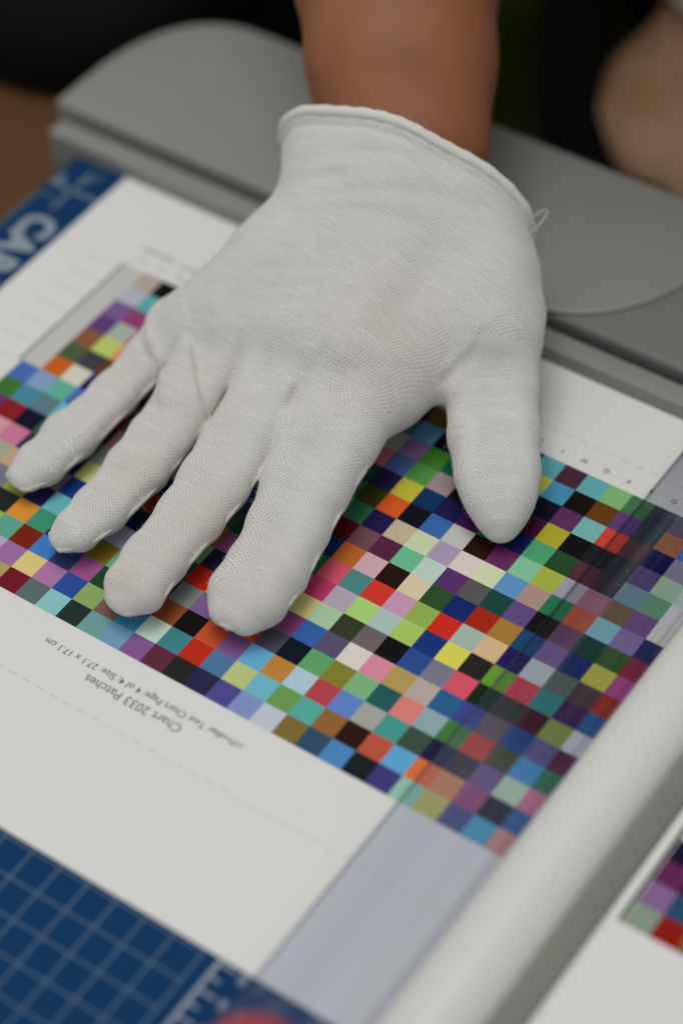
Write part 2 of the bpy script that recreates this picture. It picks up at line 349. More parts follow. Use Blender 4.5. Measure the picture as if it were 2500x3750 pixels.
# column, row, red, green, blue (0-255 as seen, hand's shade and strip's reflection left in), 1 = stands free enough to be a part of its own
DATA = [(3, 1, 74, 74, 96, 0), (4, 1, 18, 36, 42, 0), (5, 1, 64, 101, 70, 1), (6, 1, 121, 173, 112, 1), (7, 1, 93, 163, 166, 1), (8, 1, 72, 42, 60, 1),
    (9, 1, 88, 154, 160, 1), (10, 1, 16, 24, 74, 0), (14, 1, 110, 84, 32, 1), (15, 1, 16, 23, 63, 1), (28, 1, 15, 16, 15, 1), (29, 1, 168, 156, 144, 1),
    (3, 2, 134, 86, 64, 1), (4, 2, 22, 36, 48, 0), (5, 2, 85, 56, 108, 1), (6, 2, 98, 61, 22, 1), (7, 2, 26, 19, 14, 1), (8, 2, 67, 137, 170, 1),
    (9, 2, 176, 176, 80, 1), (13, 2, 12, 15, 16, 1), (14, 2, 95, 151, 184, 1), (15, 2, 63, 108, 120, 1), (28, 2, 86, 160, 166, 1), (29, 2, 168, 170, 186, 1),
    (3, 3, 18, 22, 68, 1), (4, 3, 61, 32, 36, 1), (5, 3, 178, 62, 51, 1), (6, 3, 112, 172, 170, 1), (7, 3, 89, 48, 92, 1), (8, 3, 9, 15, 40, 1),
    (12, 3, 26, 92, 72, 1), (13, 3, 68, 129, 47, 1), (14, 3, 140, 109, 156, 1), (15, 3, 165, 162, 157, 1), (28, 3, 138, 62, 104, 1), (29, 3, 116, 88, 138, 1),
    (2, 4, 132, 160, 142, 1), (3, 4, 76, 62, 108, 1), (4, 4, 24, 26, 40, 1), (5, 4, 30, 30, 35, 1), (6, 4, 17, 18, 22, 1), (7, 4, 168, 160, 48, 1),
    (8, 4, 75, 23, 60, 1), (12, 4, 151, 137, 138, 1), (13, 4, 79, 145, 72, 1), (14, 4, 81, 99, 160, 1), (15, 4, 192, 112, 120, 1), (28, 4, 158, 170, 160, 1),
    (29, 4, 90, 62, 116, 1), (1, 5, 178, 174, 187, 0), (2, 5, 86, 128, 110, 1), (3, 5, 92, 118, 136, 1), (4, 5, 34, 24, 36, 1), (5, 5, 76, 42, 52, 1),
    (6, 5, 40, 73, 41, 1), (7, 5, 76, 155, 107, 1), (8, 5, 28, 34, 88, 1), (9, 5, 34, 104, 96, 1), (10, 5, 65, 26, 85, 1), (11, 5, 32, 29, 76, 1),
    (12, 5, 19, 52, 90, 1), (13, 5, 188, 179, 60, 1), (14, 5, 44, 31, 74, 1), (27, 5, 208, 144, 106, 1), (28, 5, 178, 194, 102, 1), (29, 5, 132, 86, 60, 1),
    (1, 6, 188, 174, 176, 0), (2, 6, 94, 70, 118, 1), (3, 6, 98, 80, 62, 1), (4, 6, 124, 80, 104, 1), (5, 6, 140, 136, 152, 1), (6, 6, 158, 170, 68, 1),
    (7, 6, 126, 185, 147, 1), (8, 6, 98, 44, 90, 1), (9, 6, 46, 16, 18, 1), (10, 6, 184, 183, 179, 1), (11, 6, 58, 100, 162, 1), (12, 6, 12, 23, 34, 1),
    (13, 6, 210, 88, 38, 1), (14, 6, 58, 64, 24, 1), (28, 6, 64, 61, 70, 1), (29, 6, 72, 90, 62, 1), (1, 7, 30, 37, 82, 0), (2, 7, 110, 96, 144, 1),
    (3, 7, 110, 154, 174, 1), (4, 7, 148, 64, 46, 1), (5, 7, 38, 103, 73, 1), (6, 7, 166, 136, 124, 1), (7, 7, 92, 140, 188, 1), (8, 7, 198, 205, 168, 1),
    (9, 7, 206, 196, 186, 1), (10, 7, 162, 146, 172, 1), (11, 7, 189, 204, 167, 1), (12, 7, 186, 174, 150, 1), (13, 7, 36, 31, 76, 1), (14, 7, 48, 112, 78, 1),
    (15, 7, 147, 165, 138, 0), (25, 7, 58, 12, 16, 1), (28, 7, 204, 198, 186, 1), (29, 7, 188, 92, 30, 1), (1, 8, 110, 36, 64, 1), (2, 8, 48, 79, 43, 1),
    (3, 8, 29, 57, 53, 1), (4, 8, 82, 52, 80, 1), (5, 8, 23, 20, 22, 1), (6, 8, 92, 74, 126, 1), (7, 8, 30, 68, 62, 1), (8, 8, 86, 84, 84, 1),
    (9, 8, 86, 50, 102, 1), (10, 8, 179, 200, 188, 1), (11, 8, 102, 180, 138, 1), (12, 8, 86, 38, 68, 1), (13, 8, 109, 74, 84, 1), (14, 8, 85, 18, 26, 1),
    (25, 8, 92, 20, 4, 1), (28, 8, 94, 168, 146, 1), (29, 8, 124, 152, 182, 1), (30, 8, 68, 104, 170, 1), (1, 9, 138, 64, 116, 1), (2, 9, 154, 152, 72, 1),
    (3, 9, 30, 42, 93, 1), (4, 9, 95, 76, 124, 1), (5, 9, 29, 63, 106, 1), (6, 9, 160, 116, 54, 1), (7, 9, 158, 40, 24, 1), (8, 9, 24, 42, 102, 1),
    (9, 9, 44, 76, 42, 1), (10, 9, 208, 192, 162, 1), (11, 9, 40, 24, 18, 1), (12, 9, 200, 162, 174, 1), (13, 9, 181, 98, 44, 1), (14, 9, 18, 44, 98, 0),
    (24, 9, 188, 133, 124, 1), (25, 9, 12, 16, 50, 1), (28, 9, 88, 118, 128, 1), (29, 9, 68, 130, 150, 1), (30, 9, 60, 110, 52, 1), (1, 10, 124, 44, 36, 1),
    (2, 10, 64, 52, 60, 1), (3, 10, 74, 86, 86, 1), (4, 10, 154, 160, 176, 1), (5, 10, 34, 26, 80, 1), (6, 10, 204, 174, 134, 1), (7, 10, 158, 176, 164, 1),
    (8, 10, 198, 44, 32, 1), (9, 10, 140, 169, 78, 1), (10, 10, 190, 144, 174, 1), (11, 10, 200, 56, 44, 1), (12, 10, 74, 130, 126, 1), (13, 10, 200, 84, 102, 1),
    (14, 10, 31, 106, 60, 0), (17, 10, 30, 96, 54, 1), (21, 10, 22, 48, 92, 1), (24, 10, 143, 155, 152, 1), (25, 10, 68, 81, 75, 0), (27, 10, 42, 90, 72, 0),
    (28, 10, 20, 23, 41, 1), (29, 10, 130, 32, 34, 1), (30, 10, 106, 48, 96, 1), (1, 11, 40, 74, 122, 1), (2, 11, 56, 34, 74, 1), (3, 11, 48, 106, 114, 1),
    (4, 11, 160, 50, 67, 1), (5, 11, 90, 134, 49, 1), (6, 11, 40, 38, 37, 1), (7, 11, 209, 202, 87, 1), (8, 11, 29, 51, 115, 1), (9, 11, 162, 190, 94, 1),
    (10, 11, 164, 186, 182, 1), (11, 11, 162, 202, 114, 1), (12, 11, 172, 158, 174, 1), (13, 11, 184, 62, 102, 1), (14, 11, 106, 86, 136, 0), (17, 11, 156, 100, 152, 1),
    (18, 11, 160, 108, 44, 0), (21, 11, 147, 59, 25, 1), (24, 11, 192, 196, 124, 1), (25, 11, 44, 32, 80, 1), (27, 11, 58, 42, 74, 0), (28, 11, 192, 114, 143, 1),
    (29, 11, 198, 144, 156, 1), (1, 12, 154, 158, 172, 1), (2, 12, 106, 120, 72, 1), (3, 12, 58, 28, 38, 1), (4, 12, 30, 38, 40, 1), (5, 12, 24, 40, 26, 1),
    (6, 12, 206, 82, 100, 1), (7, 12, 117, 116, 133, 1), (8, 12, 46, 76, 138, 1), (9, 12, 22, 20, 17, 1), (10, 12, 105, 96, 97, 1), (11, 12, 54, 60, 42, 1),
    (12, 12, 164, 192, 158, 1), (13, 12, 204, 196, 132, 1), (21, 12, 14, 40, 68, 1), (24, 12, 28, 52, 120, 1), (25, 12, 140, 100, 108, 1), (27, 12, 184, 156, 122, 1),
    (28, 12, 158, 160, 136, 1), (1, 13, 68, 32, 58, 1), (2, 13, 76, 74, 116, 1), (3, 13, 35, 58, 117, 1), (4, 13, 80, 68, 80, 1), (5, 13, 57, 64, 133, 1),
    (6, 13, 42, 92, 138, 1), (7, 13, 174, 162, 152, 1), (8, 13, 171, 147, 85, 1), (9, 13, 208, 132, 152, 1), (10, 13, 212, 202, 194, 1), (11, 13, 87, 78, 105, 1),
    (12, 13, 54, 94, 165, 1), (13, 13, 132, 68, 119, 1), (21, 13, 161, 158, 184, 1), (24, 13, 99, 172, 180, 1), (25, 13, 42, 32, 82, 1), (26, 13, 147, 144, 74, 0),
    (27, 13, 112, 112, 126, 1), (1, 14, 42, 92, 72, 1), (2, 14, 60, 116, 168, 1), (3, 14, 60, 64, 41, 1), (4, 14, 150, 52, 40, 1), (5, 14, 59, 109, 56, 1),
    (6, 14, 136, 162, 166, 1), (7, 14, 210, 122, 116, 1), (8, 14, 38, 87, 86, 1), (9, 14, 120, 172, 120, 1), (10, 14, 126, 124, 48, 1), (11, 14, 92, 156, 102, 1),
    (12, 14, 20, 26, 36, 1), (13, 14, 78, 76, 88, 1), (14, 14, 200, 58, 32, 0), (15, 14, 122, 96, 48, 0), (16, 14, 124, 92, 144, 1), (17, 14, 124, 135, 126, 1),
    (20, 14, 106, 164, 136, 0), (21, 14, 126, 108, 34, 1), (24, 14, 60, 138, 106, 1), (25, 14, 208, 137, 52, 1), (26, 14, 34, 40, 36, 1), (2, 15, 144, 166, 152, 1),
    (3, 15, 91, 72, 120, 1), (4, 15, 42, 38, 52, 1), (5, 15, 31, 30, 64, 1), (6, 15, 60, 77, 65, 1), (7, 15, 70, 145, 136, 1), (8, 15, 158, 158, 152, 1),
    (9, 15, 92, 126, 190, 1), (10, 15, 174, 66, 74, 1), (11, 15, 168, 194, 204, 1), (12, 15, 184, 126, 57, 1), (13, 15, 96, 163, 203, 1), (14, 15, 126, 86, 136, 1),
    (15, 15, 188, 80, 48, 1), (16, 15, 22, 22, 19, 1), (17, 15, 136, 71, 42, 1), (18, 15, 186, 114, 110, 0), (20, 15, 30, 70, 40, 1), (21, 15, 152, 82, 132, 1),
    (22, 15, 52, 60, 108, 1), (23, 15, 60, 120, 186, 1), (24, 15, 116, 36, 24, 1), (25, 15, 90, 156, 134, 1), (26, 15, 144, 180, 64, 1), (1, 16, 30, 76, 128, 1),
    (2, 16, 28, 29, 38, 1), (3, 16, 120, 64, 106, 1), (4, 16, 164, 110, 84, 1), (5, 16, 199, 99, 55, 1), (6, 16, 91, 160, 202, 1), (7, 16, 179, 83, 63, 1),
    (8, 16, 46, 26, 20, 1), (9, 16, 142, 96, 54, 1), (10, 16, 82, 164, 152, 1), (11, 16, 104, 148, 80, 1), (12, 16, 104, 174, 191, 1), (13, 16, 178, 188, 120, 1),
    (14, 16, 76, 112, 152, 1), (15, 16, 180, 44, 28, 1), (16, 16, 62, 126, 134, 1), (17, 16, 184, 204, 188, 1), (18, 16, 58, 132, 172, 1), (19, 16, 120, 88, 80, 1),
    (20, 16, 134, 162, 94, 1), (21, 16, 44, 74, 148, 1), (22, 16, 164, 112, 156, 1), (23, 16, 208, 190, 120, 1), (24, 16, 148, 104, 152, 1), (25, 16, 168, 164, 188, 0),
    (1, 17, 156, 112, 112, 1), (2, 17, 64, 128, 164, 1), (3, 17, 62, 68, 114, 1), (4, 17, 150, 150, 90, 1), (5, 17, 128, 172, 158, 1), (6, 17, 62, 60, 117, 1),
    (7, 17, 28, 36, 34, 1), (8, 17, 74, 128, 182, 1), (9, 17, 48, 76, 98, 1), (10, 17, 120, 104, 52, 1), (11, 17, 184, 188, 200, 1), (12, 17, 124, 140, 186, 1),
    (13, 17, 76, 74, 136, 1), (14, 17, 42, 40, 72, 1), (15, 17, 38, 38, 36, 1), (16, 17, 92, 44, 64, 1), (18, 17, 106, 146, 176, 1), (19, 17, 106, 148, 148, 1),
    (20, 17, 36, 50, 48, 1), (21, 17, 132, 184, 186, 1), (22, 17, 88, 104, 102, 1), (23, 17, 112, 26, 42, 1), (24, 17, 168, 150, 96, 1)]
seen = {}; few = set()
for c, r, cr, cg, cb, own in DATA:
    seen[(c, r)] = (cr, cg, cb)
    if not own: few.add((c, r))
pool = list(seen.values())
TINT = (.63, .65, .77)   # what the clear strip lets through; print under it was judged through it
under = lambda col, c: col if c > 5 else [min(.86, v / (t if c < 5 else (1 + t) / 2)) for v, t in zip(col, TINT)]
def patch(x, y, col):
    o = bpy.data.objects.new('colour_patch', pm); C.objects.link(o); o.parent = sheet; o.location = (x * MM, y * MM, .00007); o.color = (*col, 1)
rest = []
for c in range(1, 31):
    for r in range(1, 18):
        if c == 30 and r < 8: continue
        x, y = -c * PT, -r * PT
        if (c, r) in seen and (c, r) not in few: patch(x, y, under(alb(seen[(c, r)]), c))
        else:
            col = under(alb(seen[(c, r)]), c) if (c, r) in seen else alb(pool[rng.integers(len(pool))])
            rest.append((x, y, col))
# neighbouring chart page beyond the rail, same sheet
P3 = {(0, 12): (192, 178, 188), (0, 13): (3, 18, 42), (0, 14): (88, 36, 74), (0, 15): (116, 86, 126), (0, 16): (116, 132, 116), (1, 16): (122, 28, 20), (1, 15): (38, 66, 94), (1, 14): (58, 10, 8), (2, 16): (112, 72, 42)}
for c in range(0, 8):
    for r in range(0, 17):
        x, y = 40.0 + c * PT, -(r + 1) * PT
        if (c, r) in P3: patch(x, y, [min(.86, v * 1.25) for v in alb(P3[(c, r)])])
        else: rest.append((x, y, alb(pool[rng.integers(len(pool))])))
V = []; F = []; K_ = []
for x, y, col in rest:
    k = len(V); V += [(x * MM, y * MM, .00007), ((x + PT) * MM, y * MM, .00007), ((x + PT) * MM, (y + PT) * MM, .00007), (x * MM, (y + PT) * MM, .00007)]; F.append((k, k + 1, k + 2, k + 3)); K_ += [(*col, 1)] * 4
me = mesh_np('colour_patches_mostly_covered', V, F, False); ca = me.color_attributes.new('ink', 'FLOAT_COLOR', 'POINT'); ca.data.foreach_set('color', np.array(K_, np.float32).ravel())
tag(link('patch_remainder', me, m_patchv, sheet), kind='stuff')
quads('grey_block', [(-270, -63, -261, 0)], .07, m_gblock, sheet)
quads('chart_border', [(-271.6, -63.2, -270.3, .3)], .07, m_line, sheet)
quads('chart_border', [(38.3, -153, 39.7, 0)], .07, m_black, sheet)
PI = math.pi
text('caption', 'i1Profiler Test Chart Page: 4 of 4; Size: 27.1 x 17.1 cm', m_ink, sheet, (-135.3, -162.6, .08), PI, width=81.5, weight=.004)
text('caption', 'Chart 2033 Patches', m_ink, sheet, (-135.0, -167.9, .08), PI, width=39.5, weight=.002)
names = [chr(65 + i) if i < 26 else 'A' + chr(65 + i - 26) for i in range(30)]
for i in list(range(3, 12)) + [27, 28, 29]:
    text('column_letter', names[i], m_inkb if i < 20 else m_inkm, sheet, (-(i + .5) * PT, 4.9, .08), PI, size=3.0, weight=.012)
dsh = [(x, -179.9, x + 2.9, -179.35) for x in np.arange(-181, 30, 5.82)]
tag(quads('cut_dash', [(-300 + i * 5.82, -179.85, -297.2 + i * 5.82, -179.35) for i in range(52)], .08, m_inkf, sheet), kind='stuff')
tag(quads('cut_dash', [(-260.3 + i * 5.82, 12.4, -257.7 + i * 5.82, 12.95) for i in range(44)], .08, m_inkf, sheet), kind='stuff')
m_inkff = plain('very_faint_lettering', (.74, .74, .715), .5, .02, 50, 0)
tag(quads('margin_dash', [(-288, -53.5 + i * 10.1 - .9, -272.5, -53.5 + i * 10.1 + .9) for i in range(-9, 6)], .08, m_inkff, sheet), kind='stuff')
quads('header_strip', [(-270.2, 10.2, -255, 11.5), (-251.8, 9.6, -243.5, 10.9)], .08, m_inkm, sheet)

# ------------------------------------------------------------------ person: body, glove, dark clothing
m_skin, nt, p = new_mat('skin'); p.inputs['Specular IOR Level'].default_value = .3
n1 = noise(nt, 55, 4); n2 = noise(nt, 420, 3)
c = mix_c(nt, n1, (.255, .088, .041), (.385, .150, .072)); c = mix_c(nt, math_n(nt, 'MULTIPLY', n2, .25), c, (.30, .10, .06))
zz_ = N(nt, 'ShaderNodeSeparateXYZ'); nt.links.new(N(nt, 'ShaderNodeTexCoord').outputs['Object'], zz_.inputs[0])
hand_light = N(nt, 'ShaderNodeMapRange'); hand_light.inputs['From Min'].default_value = -.02; hand_light.inputs['From Max'].default_value = -.07; nt.links.new(zz_.outputs[2], hand_light.inputs['Value'])
c = mix_c(nt, hand_light.outputs[0], c, mix_c(nt, noise(nt, 26, 3), (.52, .20, .055), (.80, .58, .38)))     # paler orange tones stand in for light the torso keeps off this hand
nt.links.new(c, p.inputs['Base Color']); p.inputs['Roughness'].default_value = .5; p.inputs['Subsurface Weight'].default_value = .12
p.inputs['Subsurface Radius'].default_value = (.004, .0015, .0008); p.inputs['Subsurface Scale'].default_value = 1.0
bump(nt, p, noise(nt, 900, 3), .25, .0004)
m_cloth = plain('black_cloth', (.0035, .0034, .0032), .85, .3, 40, .4, .0008, spec=.2, bscale=900)
m_green = plain('dark_green_cloth', (.045, .060, .007), .85, .3, 40, .4, .0008, spec=.2, bscale=900)
m_white = plain('off_white_cloth', (.6, .55, .45), .8, .05, 40, .3, .0005, bscale=1400)
person = empty('person', (-.15, .35, -.022)); tag(person, 'person in dark clothes pressing a white-gloved hand flat on the colour chart', 'person')
def PP(o): o.parent = person; o.matrix_parent_inverse = Matrix.Translation(-person.location); return o

# body: right forearm into the glove, torso, left arm and bare left hand as one skin surface
hb = 4.0
B = Field((-520, 20, -260), (330, 640, 560), hb)
arm_r = [(-174, 54, 60, 21), (-194, 80, 76, 25), (-213, 106, 93, 28.5), (-262, 176, 140, 38), (-320, 262, 190, 44)]
d = B.chain([(x - 7.5, y - 5.5, z, r) for x, y, z, r in arm_r], 8, 60)
d = smin(d, B.chain([(x + 7.5, y + 5.5, z, r) for x, y, z, r in arm_r], 8, 60), 10)
d = smin(d, B.chain([(-320, 262, 190, 44), (-330, 320, 440, 52)], 8, 60), 20)
d = smin(d, B.chain([(-330, 320, 440, 60), (-120, 330, 480, 80), (70, 310, 440, 60)], 10, 60), 40)
d = smin(d, B.chain([(-190, 275, 410, 92), (-190, 500, 0, 105), (-190, 510, -230, 110)], 10, 60), 40)
d = smin(d, B.chain([(-20, 270, 410, 96), (-60, 500, 0, 105), (-60, 510, -230, 110)], 10, 60), 40)
d = smin(d, B.chain([(70, 310, 440, 52), (90, 420, 190, 46), (-60, 390, 30, 36), (-190, 346, -46, 25)], 10, 60), 14)
d = smin(d, B.chain([(-190, 344, -46, 24), (-190, 322, -64, 22), (-203, 296, -82, 23)], 8, 60), 10)
for pts in ([(-206, 300, -78, 15), (-214, 278, -92, 14), (-206, 268, -108, 13)], [(-196, 302, -80, 15), (-196, 272, -98, 14), (-192, 266, -114, 13)], [(-182, 306, -82, 15), (-177, 278, -102, 14), (-176, 272, -118, 12)], [(-168, 312, -84, 14), (-160, 286, -106, 13), (-162, 280, -120, 11)]):
    d = smin(d, B.chain(pts, 5, 40), 4)
Vb, Fb = surface_nets(d, B.lo, B.h); Vb = vsmooth(Vb, Fb, 2)
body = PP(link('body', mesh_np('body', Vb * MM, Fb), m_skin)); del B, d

# clothing
hc = 6.0
B = Field((-660, 150, -760), (420, 700, 580), hc)
def garment(chains, k=40, amp=5.):
    d = None
    for c_ in chains:
        e = B.chain(c_, 12, 80); d = e if d is None else smin(d, e, k)
    P = B.P; d = d + amp * np.sin(P[..., 0] * .045 + 1.3 * np.sin(P[..., 2] * .017)) * np.cos(P[..., 2] * .011 + P[..., 0] * .012)
    return surface_nets(d, B.lo, B.h)
Vc, Fc = garment([[(-180, 262, 400, 114), (-290, 505, -30, 150), (-300, 510, -740, 120)], [(0, 258, 400, 118), (-40, 505, -20, 128), (-30, 510, -740, 120)], [(-480, 460, 0, 115), (-480, 460, -700, 105)], [(-330, 320, 445, 72), (-328, 300, 330, 66)], [(70, 310, 445, 72), (50, 278, 330, 62)]])  # unseen chest leans forward, shaped to shade the housing's right side
shirt = PP(link('dark_garment', mesh_np('dark_garment', Vc * MM, Fc), m_cloth)); tag(shirt, 'black garment, out of focus')
Vc, Fc = garment([[(-300, 370, 60, 42), (-300, 340, -60, 52), (-300, 380, -500, 60)], [(-350, 390, 60, 40), (-360, 370, -60, 52), (-360, 400, -500, 60)]], 30, 3)
ap = PP(link('apron', mesh_np('apron', Vc * MM, Fc), m_green)); tag(ap, 'dark green apron front'); del B
PP(tube('sleeve_cuff', spline([(-193, 318, -58), (-170, 346, -34), (-100, 386, 16)], 8), [34, 34, 35, 37, 39, 42, 44, 46], m_white, seg=20))
o = tube('strap', spline([(-256, 316, -36), (-242, 296, -62), (-234, 276, -80), (-222, 262, -96), (-203, 256, -112), (-178, 260, -122)], 30), 16.0, m_cloth, seg=14)
tag(o, 'thick black curved strap beside the bare hand at the upper right', 'strap')

# glove: fingers, palm and cuff as one knitted surface
WP = {'m1': [(-182.9, 24.1, 50.0, 20.0), (-190.7, -5.1, 42.0, 17.5), (-206.0, -30.7, 30.0, 13.0)], 'm2': [(-178.2, 27.2, 54.0, 21.0), (-191.2, -30.6, 32.0, 14.0)], 'm3': [(-167.5, 33.9, 56.0, 22.0), (-168.9, -25.5, 35.0, 15.0)], 'm4': [(-154.9, 37.6, 55.0, 22.0), (-146.9, -20.7, 35.0, 16.0)], 'm5': [(-140.4, 39.5, 48.0, 21.0), (-124.3, 27.3, 42.0, 18.5), (-111.2, 11.2, 36.0, 16.5)], 'web': [(-123.0, 19.6, 36.0, 16.0), (-126.1, -5.5, 27.0, 11.0), (-129.7, -23.6, 24.0, 11.0), (-132.6, -38.2, 23.0, 11.0)], 'web2': [(-128.4, 13.7, 38.0, 16.0), (-134.1, -16.7, 32.0, 14.0)], 'cu': [(-180.9, 22.5, 50.0, 20.0), (-193.9, 40.6, 60.0, 20.0), (-210.7, 63.1, 78.0, 20.0)], 'cm': [(-167.5, 33.9, 54.0, 24.0), (-173.6, 48.9, 63.0, 25.0), (-190.8, 72.3, 80.0, 25.0)], 'cr': [(-138.8, 39.0, 47.0, 20.0), (-148.3, 53.2, 57.0, 19.5), (-167.0, 75.0, 78.0, 19.5)], 'pinky_a': [(-207.0, -41.9, 28.0, 6.9), (-212.3, -52.0, 20.0, 5.5), (-216.2, -68.6, 13.0, 4.8), (-218.4, -91.7, 10.0, 5.4), (-220.0, -107.1, 8.5, 4.8), (-222.8, -115.3, 7.5, 3.4)], 'pinky_b': [(-216.6, -37.9, 28.0, 6.9), (-220.3, -49.7, 20.0, 5.5), (-223.5, -67.5, 13.0, 4.8), (-226.6, -90.9, 10.0, 5.4), (-227.2, -106.2, 8.5, 4.8), (-227.9, -114.2, 7.5, 3.4)], 'ring_a': [(-186.1, -32.1, 32.0, 7.6), (-185.9, -64.1, 21.0, 6.4), (-186.0, -78.6, 16.0, 6.3), (-185.7, -92.7, 13.0, 6.1), (-186.4, -114.1, 11.0, 5.3), (-189.1, -126.0, 9.5, 4.3), (-192.8, -131.2, 8.5, 2.8)], 'ring_b': [(-197.7, -32.5, 32.0, 7.6), (-195.5, -64.3, 21.0, 6.4), (-195.5, -78.7, 16.0, 6.3), (-194.9, -92.8, 13.0, 6.1), (-194.4, -113.6, 11.0, 5.3), (-195.4, -124.3, 9.5, 4.3), (-196.6, -129.3, 8.5, 2.8)], 'middle_a': [(-164.4, -22.8, 35.0, 7.7), (-158.7, -62.3, 21.0, 7.4), (-155.9, -86.1, 17.0, 6.9), (-154.9, -102.0, 15.0, 6.4), (-155.1, -122.7, 12.0, 6.0), (-154.2, -135.2, 10.5, 5.7), (-156.4, -141.4, 9.0, 3.5)], 'middle_b': [(-175.9, -24.5, 35.0, 7.7), (-169.9, -63.9, 21.0, 7.4), (-166.2, -87.3, 17.0, 6.9), (-164.6, -102.4, 15.0, 6.4), (-164.2, -123.1, 12.0, 6.0), (-162.9, -135.5, 10.5, 5.7), (-161.7, -140.9, 9.0, 3.5)], 'index_a': [(-142.2, -16.9, 35.0, 8.3), (-130.0, -49.8, 22.0, 9.7), (-126.6, -70.2, 18.0, 8.6), (-123.0, -86.7, 15.0, 7.7), (-119.3, -104.7, 12.5, 7.7), (-118.6, -117.6, 11.0, 7.5), (-119.7, -125.4, 9.5, 5.4)], 'index_b': [(-154.1, -20.9, 35.0, 8.3), (-144.1, -53.9, 22.0, 9.7), (-139.2, -73.1, 18.0, 8.6), (-134.4, -89.3, 15.0, 7.7), (-130.8, -106.4, 12.5, 7.7), (-129.9, -118.3, 11.0, 7.5), (-127.8, -125.9, 9.5, 5.4)], 'thumb_a': [(-108.1, 21.3, 36.0, 10.9), (-96.4, 0.6, 25.0, 8.5), (-86.4, -13.6, 19.0, 8.3), (-77.9, -25.8, 15.0, 7.5), (-72.8, -34.7, 12.0, 5.7), (-70.8, -41.2, 9.0, 3.1), (-70.0, -44.0, 7.0, 1.8)], 'thumb_b': [(-121.8, 12.2, 36.0, 10.9), (-107.0, -6.8, 25.0, 8.5), (-96.5, -21.0, 19.0, 8.3), (-86.9, -32.7, 15.0, 7.5), (-79.8, -39.8, 12.0, 5.7), (-74.7, -43.8, 9.0, 3.1), (-72.2, -45.5, 7.0, 1.8)]}
LN = {'pinky_ring': [(-223.5, -44.2, 27.6), (-217.0, -52.0, 27.1), (-210.2, -56.0, 25.1), (-199.9, -66.9, 26.6)], 'ring_middle': [(-200.9, -45.7, 35.6), (-193.3, -53.2, 31.7), (-185.0, -61.8, 29.2), (-173.7, -71.3, 25.9)], 'middle_index': [(-153.0, -39.5, 37.4), (-154.6, -47.7, 31.3), (-151.2, -55.4, 30.5), (-146.1, -64.5, 28.6)], 'thumb': [(-106.6, 0.1, 47.3), (-108.3, -4.4, 41.9), (-111.4, -10.2, 36.8), (-114.1, -16.0, 31.2)], 'fold': [(-201.3, 10.2, 61.1), (-189.9, 11.7, 70.5), (-177.0, 15.2, 75.2)], 'wr1': [(-192.4, 2.8, 65.3), (-170.6, 11.5, 72.9), (-146.5, 24.5, 72.9), (-127.6, 34.2, 67.1)], 'wr2': [(-195.1, -5.8, 61.9), (-172.1, 5.3, 68.9), (-146.5, 14.9, 68.1)], 'wr3': [(-194.5, 15.1, 70.3), (-173.8, 24.5, 80.8), (-149.0, 33.4, 78.0)], 's_ring': [(-173.1, -77.3, 23.7), (-171.6, -93.4, 20.6), (-181.0, -106.6, 9.3), (-183.9, -124.2, 7.2)], 's_mid': [(-143.5, -73.1, 27.1), (-147.9, -85.8, 18.0), (-148.4, -105.0, 11.6), (-148.3, -127.4, 11.6), (-149.4, -139.0, 13.2)], 's_pinky': [(-199.3, -69.7, 25.6), (-212.9, -82.6, 9.0), (-214.4, -103.4, 7.0)], 's_index': [(-129.9, -129.9, 12.5), (-119.4, -129.9, 12.5), (-113.5, -123.8, 14.5)], 's_thumb': [(-90.7, -39.9, 19.7), (-82.7, -46.4, 14.8), (-74.6, -49.2, 10.0)], 's_thumbr': [(-71.2, -28.2, 21.5), (-67.5, -36.8, 17.1), (-67.2, -43.7, 12.7)], 's_tipring': [(-194.3, -133.1, 11.0), (-188.2, -129.4, 13.7), (-184.2, -126.4, 12.3)]}
SPOTS = [(-183.5, -98.6, 18.4), (-150.2, -103.4, 20.8), (-148.1, -121.0, 13.2), (-125.0, -22.6, 42.8), (-135.6, -16.8, 50.3), (-157.8, -138.6, 16.3), (-217.5, -64.1, 20.4), (-121.0, -114.6, 19.7), (-182.4, -67.6, 26.9), (-115.0, -116.2, 19.0), (-128.1, -30.7, 39.7)]
hg = 0.9
G = Field((-240, -152, -1.5), (-52, 92, 106), hg)
palm = G.chain(WP['m1'], 6)
for n in ('m2', 'm3', 'm4', 'm5', 'web', 'web2', 'cu', 'cm', 'cr'): palm = smin(palm, G.chain(WP[n], 8), 10)
SEAMS = []
def fin(n, k=5):
    d = smin(G.chain(WP[n + '_a'], k), G.chain(WP[n + '_b'], k), 5)
    A = np.array(WP[n + '_a'])[1:]; B_ = np.array(WP[n + '_b'])[1:]; s = A[:, :3] - B_[:, :3]; s /= np.linalg.norm(s, axis=1)[:, None]
    ax = (A[-1] - A[-2])[:3] + (B_[-1] - B_[-2])[:3]; ax[2] = 0; ax /= np.linalg.norm(ax); zz = np.array((0, 0, .6))
    sa = A[:, :3] + s * (A[:, 3:] - .15) - zz; sb = B_[:, :3] - s * (B_[:, 3:] - .15) - zz; tip = (A[-1, :3] + B_[-1, :3]) / 2 + ax * (A[-1, 3] - .5) - zz
    ring = np.concatenate([sa, [(sa[-1] + tip) / 2 + s[-1] * 1.2 + ax * .6, tip, (sb[-1] + tip) / 2 - s[-1] * 1.2 + ax * .6], sb[::-1]])
    SEAMS.append(np.concatenate([sa + s * .5 + zz * .9, [(sa[-1] + tip) / 2 + s[-1] * 1.7 + ax * 1.1 + zz * .6, tip + ax * .5 + zz * .6, (sb[-1] + tip) / 2 - s[-1] * 1.7 + ax * 1.1 + zz * .6], (sb - s * .5 + zz * .9)[::-1]]))
    return smin(d, G.chain([(*q, 1.3) for q in ring], .5, 12), .4)      # the stitched seam round the finger
